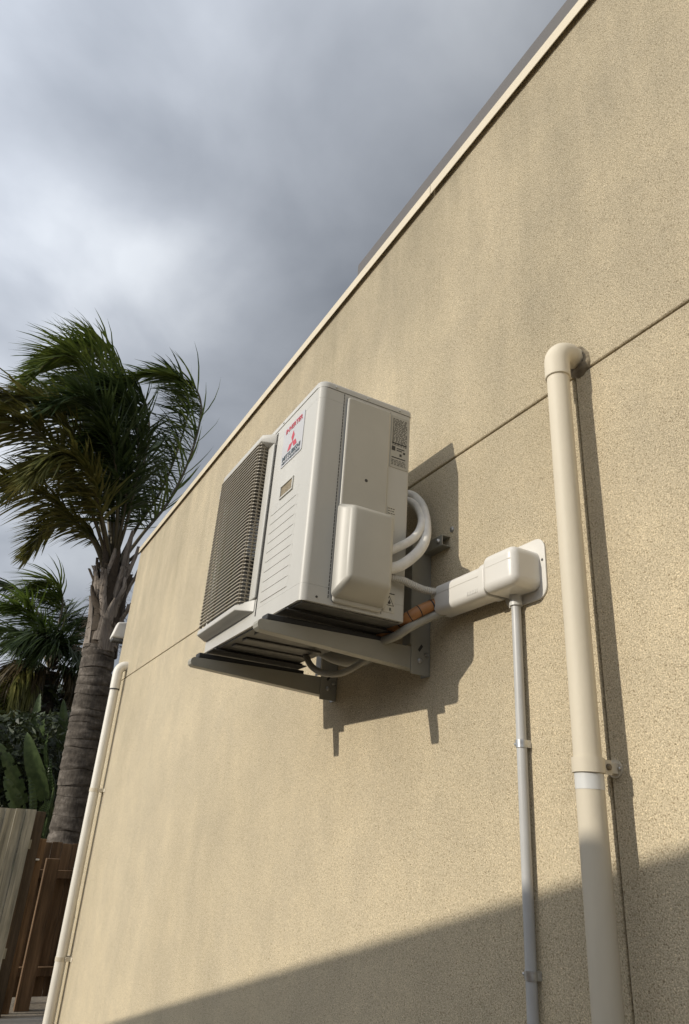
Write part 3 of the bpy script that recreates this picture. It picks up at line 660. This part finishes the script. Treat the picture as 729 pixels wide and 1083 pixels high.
# ------------------------------------------------------------------ palms
WIND = -right
def frond(parent, pts, mat, length=0.62, n=85, wind=0.9, droop=0.5, t0=0.16, width=0.026, rr=0.024, seed=0, name='frond', spread=1.0, bare=None):
    rnd = random.Random(seed); P = catmull(pts, 12); m_ = len(P)
    st = MB().tube(P, [rr * (1 - 0.85 * i / (m_ - 1)) + 0.003 for i in range(m_)], 7)
    ob = st.build(name, 'rachis', parent, smooth=60)
    mb = MB(); up = Vector((0, 0, 1))
    for i in range(n):
        t = t0 + (1 - t0) * (i + rnd.random()) / n; f_ = t * (m_ - 1); a = int(min(f_, m_ - 2)); p0 = P[a].lerp(P[a + 1], f_ - a)
        T = (P[min(a + 2, m_ - 1)] - P[max(a - 1, 0)]).normalized()
        S = T.cross(up)
        S = S.normalized() if S.length > 0.05 else Vector((1, 0, 0)); U = S.cross(T)
        lenp = length * (0.45 + 0.55 * math.sin(math.pi * min(1, 0.15 + 0.85 * (t - t0) / (1 - t0)))) * rnd.uniform(0.75, 1.1)
        for s in (-1, 1):
            d = (S * s * spread + T * rnd.uniform(0.45, 0.8) + U * rnd.uniform(-0.45, 0.65) + WIND * wind * rnd.uniform(0.15, 1.1)).normalized()
            segs = 4; q = p0.copy(); w0 = width * rnd.uniform(0.7, 1.15); ring = []
            side = d.cross(up + Vector((rnd.uniform(-.6, .6), rnd.uniform(-.6, .6), 0))).normalized()
            for k_ in range(segs + 1):
                w_ = w0 * (0.55, 1.0, 0.85, 0.5, 0.05)[k_] * 0.5
                ring.append((q - side * w_, q + side * w_))
                d = (d + WIND * wind * 0.13 * rnd.uniform(0.2, 1.5) + Vector((0, 0, -1)) * droop * rnd.uniform(0.12, 0.36)).normalized()
                q = q + d * lenp / segs
            vs = [x for r_ in ring for x in r_]
            mb.add(vs, [(2 * k_, 2 * k_ + 1, 2 * k_ + 3, 2 * k_ + 2) for k_ in range(segs)])
    lv = mb.build('leaflets', mat, ob, local=False); lv.parent = ob
    return ob
def fp(base_y, *pts): return [at(u, v, y=base_y + (dy if dy > 0 else dy * 0.55)) for (u, v, dy) in pts]

TY = 9.5
base = at(71, 874, y=TY)
palm = thing('palm_tree', Vector((base.x - 0.05, TY, 0)), 'tall windswept palm with ringed grey trunk at the wall end', 'palm tree')
cl_ = [(75, 874, 17.5), (85, 807, 18.0), (98.5, 729, 17.8), (106, 684, 15.8)]
ctr = [at(u, v, y=TY) for u, v, r_ in cl_]; low = Vector((ctr[0].x * 2 - ctr[1].x + 0.0, TY, 0.0)); low.x = ctr[0].x - 0.06
axis = catmull([low, ctr[0], ctr[1], ctr[2], ctr[3]], 60)
tr = MB(); rings = []; zlast = -1; seg = 28; vs = []; nr = 0
for i, c_ in enumerate(axis):
    z = c_.z; ph = (z + 0.045 * math.sin(z * 5) + 0.03 * math.sin(z * 13.7)) / 0.105; fr_ = ph - math.floor(ph); k_ = int(math.floor(ph))
    base_r = 0.245 - 0.012 * z + (0.05 * max(0, 0.6 - z)) 
    rnd = random.Random(k_); rr = base_r * rnd.uniform(0.985, 1.015) + 0.008 * (1 - fr_) - (0.008 if fr_ > 0.9 else 0)
    for j in range(seg):
        t = 2 * math.pi * j / seg
        wob = 1 + 0.02 * noise.noise(Vector((math.cos(t) * 1.5, math.sin(t) * 1.5, z * 2)))
        vs.append(Vector((c_.x + rr * wob * math.cos(t), c_.y + rr * wob * math.sin(t), c_.z + 0.014 * math.sin(t + k_ * 2.4) + 0.008 * math.sin(3 * t + k_)))); 
    nr += 1
tr.add(vs, [(i * seg + j, i * seg + (j + 1) % seg, (i + 1) * seg + (j + 1) % seg, (i + 1) * seg + j) for i in range(nr - 1) for j in range(seg)] + [tuple(range((nr - 1) * seg, nr * seg))])
tr.build('trunk', 'trunk', palm, smooth=50)
# crown shaft of old leaf bases
c0, c1 = at(106, 690, y=TY), at(122, 596, y=TY)
sh = MB().tube([c0.lerp(c1, t) for t in (0, 0.25, 0.5, 0.75, 1.0)], [0.19, 0.195, 0.185, 0.15, 0.10], 16); sh.build('crown_shaft', 'fibre', palm, smooth=60)
rnd = random.Random(5)
for i in range(34):
    t = R(i * 137.5); h0 = -0.04 + 0.66 * i / 34
    b0 = c0.lerp(c1, h0); rad_ = 0.192 - 0.045 * h0
    d = Vector((math.cos(t), math.sin(t), 0)); s_ = Vector((-d.y, d.x, 0)); ln = rnd.uniform(0.55, 1.0); w0 = rnd.uniform(0.05, 0.095)
    mb = MB(); vs = []
    for k_ in range(7):
        f_ = k_ / 6; c_ = b0 + (c1 - c0).normalized() * ln * f_ + d * (rad_ - 0.05 * f_ + 0.16 * f_ * f_ * rnd.uniform(0.6, 1.2)) + s_ * 0.02 * math.sin(f_ * 5 + i)
        w_ = w0 * (1 - f_) ** 0.7 + 0.014
        for (a_, o_2) in ((-1, 0.0), (-0.5, 0.022), (0.5, 0.022), (1, 0.0)): vs.append(c_ + s_ * a_ * w_ + d * o_2)
        for (a_, o_2) in ((1, -0.012), (-1, -0.012)): vs.append(c_ + s_ * a_ * w_ + d * o_2)
    for k_ in range(6):
        for j in range(6): mb.f.append((k_ * 6 + j, k_ * 6 + (j + 1) % 6, (k_ + 1) * 6 + (j + 1) % 6, (k_ + 1) * 6 + j))
    mb.v = [tuple(q) for q in vs]; mb.f += [tuple(range(6)), tuple(range(36, 42))]
    mb.build('leaf_boot', 'boot' if i % 3 else 'fibre', palm, smooth=45)
fb = MB()
for i in range(420):
    t = rnd.uniform(0, 6.28); h0 = rnd.random(); p0 = c0.lerp(c1, h0) + Vector((math.cos(t), math.sin(t), 0)) * (0.24 - 0.07 * h0)
    d = Vector((math.cos(t), math.sin(t), rnd.uniform(-0.9, 0.4))).normalized(); ln = rnd.uniform(0.05, 0.17); s_ = d.orthogonal().normalized() * 0.0035
    p1 = p0 + d * ln * 0.5; p2 = p1 + (d + WIND * 0.3 + Vector((0, 0, -0.6))).normalized() * ln * 0.5
    fb.add([p0 - s_, p0 + s_, p1 + s_, p1 - s_, p2], [(0, 1, 2, 3), (3, 2, 4)])
o = fb.build('hanging_fibres', 'fibre', palm); o['kind'] = 'stuff'
R0 = (120, 596, 0)
FR = [  # (control pixels with depth offsets), material, length, wind, droop
 ([(122, 596, 0), (126, 520, .1), (124, 440, .2), (108, 378, .2), (70, 368, .1), (40, 392, 0)], 'leafg', .66, .9, .35),
 ([(119, 596, 0), (118, 520, -.2), (112, 440, -.4), (92, 385, -.6), (60, 378, -.7), (28, 405, -.8)], 'leafg', .66, .9, .4),
 ([(122, 592, 0), (132, 520, .5), (136, 450, .9), (126, 385, 1.1), (96, 358, 1.2), (66, 372, 1.2)], 'leafg', .62, .9, .35),
 ([(126, 598, 0), (150, 566, .2), (180, 528, .4), (203, 478, .5), (213, 430, .55), (200, 404, .6), (165, 396, .6), (138, 402, .6)], 'leafg', .66, 1.15, .25),
 ([(126, 594, 0), (146, 556, .5), (170, 520, .9), (190, 470, 1.1), (200, 425, 1.2), (186, 396, 1.2), (160, 392, 1.2)], 'leafd', .60, 1.15, .25),
 ([(116, 598, 0), (102, 530, -.3), (78, 466, -.6), (42, 428, -.9), (4, 418, -1.1), (-34, 432, -1.2)], 'leafo', .70, .7, .75),
 ([(115, 600, 0), (98, 545, -.4), (68, 490, -.8), (30, 452, -1.2), (-10, 440, -1.5), (-44, 456, -1.6)], 'leafo', .66, .7, .8),
 ([(111, 604, 0), (98, 572, -.1), (72, 545, -.2), (40, 518, -.3), (0, 503, -.4), (-40, 505, -.5)], 'leafo', .62, .6, .8),
 ([(114, 604, 0), (105, 578, .2), (88, 552, .3), (64, 546, .4), (44, 564, .5), (30, 588, .5)], 'leafo', .50, .7, .5),
 ([(118, 596, 0), (114, 540, .3), (104, 480, .6), (80, 430, .8), (44, 415, .9), (8, 430, 1.0)], 'leafg', .66, .9, .6),
 ([(120, 594, 0), (124, 545, -.5), (122, 490, -1.0), (108, 440, -1.4), (84, 420, -1.7), (50, 432, -1.9)], 'leafd', .66, .8, .6),
 ([(121, 594, 0), (136, 545, -.4), (146, 490, -.7), (142, 440, -1.0), (122, 412, -1.2), (94, 414, -1.4)], 'leafd', .64, .9, .6),
 ([(120, 594, 0), (130, 540, .8), (138, 480, 1.4), (132, 430, 1.8), (112, 400, 2.1), (82, 404, 2.3)], 'leafd', .64, .9, .6),
 ([(118, 598, 0), (108, 560, .5), (92, 520, 1.0), (66, 496, 1.4), (34, 498, 1.7), (8, 520, 1.9)], 'leafd', .62, .8, .7),
 ([(118, 598, 0), (110, 556, -.6), (98, 512, -1.1), (78, 484, -1.5), (54, 484, -1.8), (30, 508, -2.0)], 'leafo', .60, .8, .8),
 ([(120, 596, 0), (128, 560, -.3), (134, 520, -.5), (128, 480, -.8), (108, 462, -1.0), (84, 474, -1.1)], 'leafd', .56, .9, .7),
 ([(121, 596, 0), (130, 550, .3), (150, 500, .5), (158, 450, .6), (148, 412, .7), (122, 400, .7)], 'leafd', .60, 1.1, .5),
 ([(120, 594, 0), (120, 530, .6), (118, 470, 1.1), (102, 420, 1.5), (74, 402, 1.7), (40, 420, 1.8)], 'leafg', .64, .9, .5),
]
for i, (pts, mt, ln, wd, dr) in enumerate(FR):
    frond(palm, fp(TY, *pts), mt, ln * 1.22, 165, wd, dr, width=0.036, seed=i, t0=0.22 if i not in (3, 4) else 0.16, spread=1.0 if i not in (3, 4) else 0.5)
# bare broken stalk by the wall corner
MB().tube(catmull(fp(TY, (124, 610, 0), (136, 594, -.1), (146, 585, -.15), (150, 581, -.2)), 6), 0.022, 7).build('broken_stalk', 'rachis', palm, smooth=60)

# second palm, lower and farther
TY2 = 13.0
b2 = at(55, 705, y=TY2)
palm2 = thing('palm_tree', Vector((b2.x, TY2, 0)), 'lower dark palm with hanging dry fronds behind the paddle leaved plant', 'palm tree')
MB().tube([Vector((b2.x, TY2, 0)), Vector((b2.x, TY2, b2.z * 0.5)), Vector((b2.x, TY2, b2.z - 0.1))], [0.22, 0.19, 0.17], 14).build('trunk', 'trunk', palm2, smooth=60)
F2 = [
 ([(40, 712, -.5), (30, 708, -.9), (16, 716, -1.2), (6, 736, -1.4), (2, 764, -1.5)], 'leafo', .5, .3, 1.3),
 ([(40, 716, -.5), (34, 722, -.9), (24, 736, -1.1), (18, 760, -1.2), (16, 786, -1.2)], 'leafo', .45, .3, 1.3),
 ([(30, 716, -.3), (18, 712, -.5), (4, 722, -.7), (-10, 744, -.9), (-18, 772, -1)], 'leafo', .5, .3, 1.3),
 ([(54, 705, 0), (60, 670, .2), (66, 640, .3), (62, 618, .3), (46, 616, .3), (30, 628, .3)], 'leafg', .62, .9, .5),
 ([(52, 705, 0), (46, 672, -.4), (34, 650, -.7), (16, 640, -1), (-6, 644, -1.2)], 'leafy', .58, .8, .5),
 ([(54, 705, 0), (64, 672, .5), (70, 648, .8), (64, 630, 1), (50, 628, 1.2)], 'leafd', .6, .9, .5),
 ([(52, 705, 0), (44, 690, .3), (28, 672, .6), (6, 664, .9), (-20, 672, 1.1)], 'leafd', .6, .8, .7),
 ([(54, 705, 0), (50, 672, .9), (38, 644, 1.4), (18, 622, 1.7), (-8, 616, 2.0)], 'leafd', .6, .8, .5),
 ([(56, 705, 0), (70, 682, .3), (82, 664, .5), (92, 655, .7), (100, 655, .8)], 'leafd', .5, .5, .6),
 ([(56, 705, 0), (70, 690, -.3), (80, 684, -.4), (88, 692, -.5), (92, 710, -.5)], 'leafd', .5, .6, .8),
 ([(50, 708, 0), (38, 700, -.4), (22, 700, -.7), (8, 714, -.9), (0, 740, -1)], 'leafb', .5, .5, 1.2),
 ([(52, 708, 0), (44, 706, -.5), (34, 714, -.8), (28, 734, -.9), (26, 760, -.9)], 'leafb', .45, .4, 1.4),
 ([(50, 708, 0), (36, 704, .4), (18, 712, .7), (4, 730, .9), (-4, 760, 1)], 'leafo', .5, .5, 1.2),
 ([(56, 708, 0), (66, 704, -.3), (76, 712, -.4), (82, 732, -.4), (84, 760, -.4)], 'leafb', .45, .4, 1.3),
 ([(54, 706, 0), (56, 690, -.8), (50, 676, -1.4), (36, 670, -1.8), (18, 682, -2.1)], 'leafd', .6, .8, .8),
 ([(54, 706, 0), (62, 690, -.6), (64, 680, -1), (56, 676, -1.3), (42, 690, -1.5)], 'leafd', .6, .8, .9),
]
for i, (pts, mt, ln, wd, dr) in enumerate(F2):
    frond(palm2, fp(TY2, *pts), mt, ln * 1.45, 120, wd, dr, seed=100 + i, t0=0.2, width=0.034)

# paddle leaved plant (giant strelitzia form)
SY = 10.6
sp = at(50, 900, y=SY)
plant = thing('paddle_leaf_plant', Vector((sp.x, SY, 0)), 'plant with big upright paddle leaves behind the grey fence', 'plant')
def paddle(base, tip, wid, facing, mat, seed, torn=False):
    rnd = random.Random(seed); base, tip = Vector(base), Vector(tip); ax = tip - base; ln = ax.length; ax.normalize()
    f_ = Vector(facing); s_ = ax.cross(f_).normalized(); n_ = s_.cross(ax); mb = MB(); vs = []; K = 22
    for k_ in range(K + 1):
        t = k_ / K; w_ = wid * (math.sin(math.pi * (0.06 + 0.94 * t) ** 0.8) ** 0.6 if t < 1 else 0.02)
        c_ = base + ax * ln * t + n_ * 0.10 * ln * math.sin(t * 2.2)
        for a_ in (-1, -0.5, 0, 0.5, 1):
            wj = w_ * a_ * (rnd.uniform(0.88, 1.0) if torn and abs(a_) == 1 else 1)
            vs.append(c_ + s_ * wj + n_ * (0.28 * abs(a_) * w_ + 0.009 * (k_ % 2)))
    for k_ in range(K):
        for j in range(4):
            if torn and (k_ * 7 + seed) % 5 == 1 and j in (0, 3): continue
            mb.f.append((k_ * 5 + j, k_ * 5 + j + 1, (k_ + 1) * 5 + j + 1, (k_ + 1) * 5 + j))
    mb.v = [tuple(q) for q in vs]
    lf = mb.build('leaf', mat, plant, smooth=40)
    root = Vector((sp.x + rnd.uniform(-.15, .15), SY + rnd.uniform(-.1, .1), 0.0))
    mid_ = base.lerp(root, 0.4) + Vector((0, 0, 0.1))
    MB().tube(catmull([root, mid_, base, base.lerp(tip, 0.5) + n_ * 0.075 * ln, ], 6), [0.022] * 12 + [0.014] * 7, 7).build('leaf_stalk', 'paddle', lf, smooth=60)
cf = Vector((-0.25, -0.95, 0.1))
PD = [((48, 846, 10.4), (31, 774, 10.4), .135, (-.5, -.85, .1), 'paddle', 0), ((50, 806, 10.7), (52, 752, 10.7), .10, (-.9, -.3, .2), 'paddle', 0),
      ((53, 826, 10.5), (56, 774, 10.5), .08, (-.95, -.2, .2), 'paddle', 0), ((63, 798, 10.9), (66, 740, 10.9), .085, (.1, -1, .1), 'paddle', 0),
      ((57, 836, 10.3), (57, 802, 10.3), .055, (-.9, -.4, .2), 'paddle', 0), ((26, 850, 10.4), (0, 786, 10.4), .15, (-.2, -1, .2), 'paddle', 0),
      ((22, 868, 10.2), (2, 822, 10.2), .16, (.2, -1, .3), 'paddle', 0), ((36, 782, 10.9), (44, 734, 10.9), .10, (-.4, -.9, 0), 'paddle', 0),
      ((14, 812, 10.9), (-8, 760, 10.9), .14, (-.1, -1, .2), 'paddle', 0), ((34, 866, 10.2), (28, 822, 10.2), .10, (.5, -.8, .2), 'paddle', 0),
      ((52, 868, 10.4), (70, 838, 10.4), .08, (0, -1, .3), 'paddle', 0), ((40, 868, 10.3), (52, 846, 10.3), .09, (0, -1, .3), 'paddle', 0)]
for i, (b_, t_, wd, fc, mt, torn) in enumerate(PD):
    paddle(at(b_[0], b_[1], y=b_[2]), at(t_[0], t_[1], y=t_[2]), wd * (0.85, 0.6)[i > 4], fc, mt, i, i in (5, 6, 8))

# dark hedge mass behind
hm = MB(); rnd = random.Random(21)
for i in range(26000):
    yy = rnd.uniform(12.6, 17.0); u = rnd.uniform(-330, 150); topv = 728 + 22 * noise.noise(Vector((u * 0.03, yy, 0))) + 10 * noise.noise(Vector((u * 0.12, yy * 2, 3)))
    v = topv + (960 - topv) * rnd.random() ** 1.2
    p0 = at(u, v, y=yy)
    d = Vector((rnd.uniform(-1, 1), rnd.uniform(-1, 1), rnd.uniform(-1, .4))).normalized(); ln = rnd.uniform(0.10, 0.30) * (1.6 if yy > 15 else 1); s_ = d.orthogonal().normalized() * rnd.uniform(0.03, 0.07) * (2.2 if yy > 15 else 1)
    hm.add([p0, p0 + d * ln * .5 - s_, p0 + d * ln, p0 + d * ln * .5 + s_], [(0, 1, 2, 3)])
for i in range(9500):
    yy = rnd.uniform(10.5, 12.4); u = rnd.uniform(-60, 92); v = 752 + 128 * rnd.random() ** 0.75
    p0 = at(u, v, y=yy); d = Vector((rnd.uniform(-1, 1), rnd.uniform(-1, 1), rnd.uniform(-.8, .8))).normalized(); ln = rnd.uniform(0.06, 0.2); s_ = d.orthogonal().normalized() * rnd.uniform(0.012, 0.035)
    hm.add([p0, p0 + d * ln * .5 - s_, p0 + d * ln, p0 + d * ln * .5 + s_], [(0, 1, 2, 3)])
hd_ = hm.build('hedge_foliage', 'hedge', None); tag(hd_, 'dense dark hedge foliage filling the ground behind the palms', 'hedge', kind='stuff')

# ------------------------------------------------------------------ fences at the far end of the passage
fe = thing('paling_fence', W(0.4, 8.0, -EYE), 'weathered grey paling fence at the left edge', 'fence')
FYAW = R(7)
for i in range(16):
    x1 = 0.905 - i * 0.094; x0 = x1 - 0.091; rnd = random.Random(i + 60); ang = FYAW + R(rnd.uniform(-5, 6)); cx = (x0 + x1) / 2
    mb = MB(); vs = []; K = 8; hh = rnd.uniform(-0.006, 0.006)
    for k_ in range(K + 1):
        z = (EYE + 0.045 + hh) * k_ / K; bow = 0.006 * math.sin(k_ * 0.9 + i); tw = R(2.5) * math.sin(k_ * 0.7 + i * 1.7)
        for (a_, b_) in ((-0.0455, 0), (0.0455, 0), (0.0455, 0.016), (-0.0455, 0.016)):
            ca, sa = math.cos(ang + tw), math.sin(ang + tw)
            vs.append(Vector((cx + a_ * ca - b_ * sa, 8.0 + (cx - 0.95) * math.tan(FYAW) + bow + a_ * sa + b_ * ca + (0.018 if i % 2 else 0), z)))
    for k_ in range(K):
        for j in range(4): mb.f.append((k_ * 4 + j, k_ * 4 + (j + 1) % 4, (k_ + 1) * 4 + (j + 1) % 4, (k_ + 1) * 4 + j))
    mb.v = [tuple(q) for q in vs]; mb.f += [(0, 1, 2, 3), tuple(range(K * 4, K * 4 + 4))]
    mb.build('paling', 'greywood', fe)
for z in (0.45, 1.35): MB().box(-0.5, 0.93, 8.05, 8.10, z, z + 0.08).build('rail', 'greywood', fe)
MB().box(0.912, 1.005, 8.06, 8.15, 0.0, EYE + 0.033).build('post', 'oldwood', fe, bevel=0.004)

gt = thing('timber_gate', W(1.2, 8.4, -EYE), 'brown stained timber gate between fence and wall end', 'gate')
for i, (x0, h) in enumerate(((1.10, -0.25), (1.204, -0.243), (1.308, -0.254), (1.412, -0.25), (1.516, -0.25))):
    a, b = W(x0, 8.62, -EYE + 0.05), W(x0 + 0.10, 8.64, h); MB().box(a.x, b.x, a.y, b.y, a.z, b.z).build('paling', 'brownwood', gt, bevel=0.002)
for z in (-0.575, -1.42):
    a, b = W(1.09, 8.54, z), W(1.62, 8.618, z + 0.075); MB().box(a.x, b.x, a.y, b.y, a.z, b.z).build('rail', 'brownwood', gt, bevel=0.003)
a, b = W(1.135, 8.28, -EYE), W(1.265, 8.36, -0.385); MB().box(a.x, b.x, a.y, b.y, a.z, b.z).build('post', 'brownwood', gt, bevel=0.004)
a, b = W(0.995, 8.20, -EYE), W(1.085, 8.24, -0.21); MB().box(a.x, b.x, a.y, b.y, a.z, b.z).build('jamb', 'brownwood', gt, bevel=0.004)
a, b = W(0.955, 8.155, -0.40), W(1.05, 8.199, -0.385); hb = MB().box(a.x, b.x, a.y, b.y, a.z, b.z).build('hinge_plate', 'steel', gt, bevel=0.003)

# ------------------------------------------------------------------ neighbour's house behind the viewer (its gable throws the low shadow on the wall)
nh = thing('neighbour_house', Vector((-9, 1, 0)), 'low gabled house across the side passage', 'house')
NX = -2.6; dx = WX - NX
sy, sz = -SUN.y / SUN.x * dx, -SUN.z / SUN.x * dx
E1 = Vector((NX, 3.317 + sy, -0.573 + sz + EYE)); E2 = Vector((NX, 1.086 + sy, 0.028 + sz + EYE))
sl_ = (E2.z - E1.z) / (E1.y - E2.y)
apex_y = -0.6; apex = E2.z + (E2.y - apex_y) * sl_; eave_y = 6.2; eave = apex - (eave_y - apex_y) * sl_; e2y = 2 * apex_y - eave_y
for s_, ye in ((1, eave_y), (-1, e2y)):
    MB().prism([(apex_y, apex), (ye, eave), (ye, eave - 0.14), (apex_y, apex - 0.14)], lambda a, b, t: Vector((NX - 9 * t, a, b))).build('roof_slope', 'tile', nh)
MB().prism([(e2y + .5, 0), (eave_y - .5, 0), (eave_y - .5, eave - 0.05), (apex_y, apex - 0.16), (e2y + .5, eave - 0.05)], lambda a, b, t: Vector((NX - 0.45 - 8 * t, a, b))).build('wall', 'brick', nh)
wn = MB().box(NX - 0.46, NX - 0.41, 0.2, 1.8, 1.0, 2.1).build('window', 'pvcleft', nh)
MB().box(NX - 0.41, NX - 0.40, 0.27, 1.73, 1.07, 2.03).build('pane', 'pane', wn)
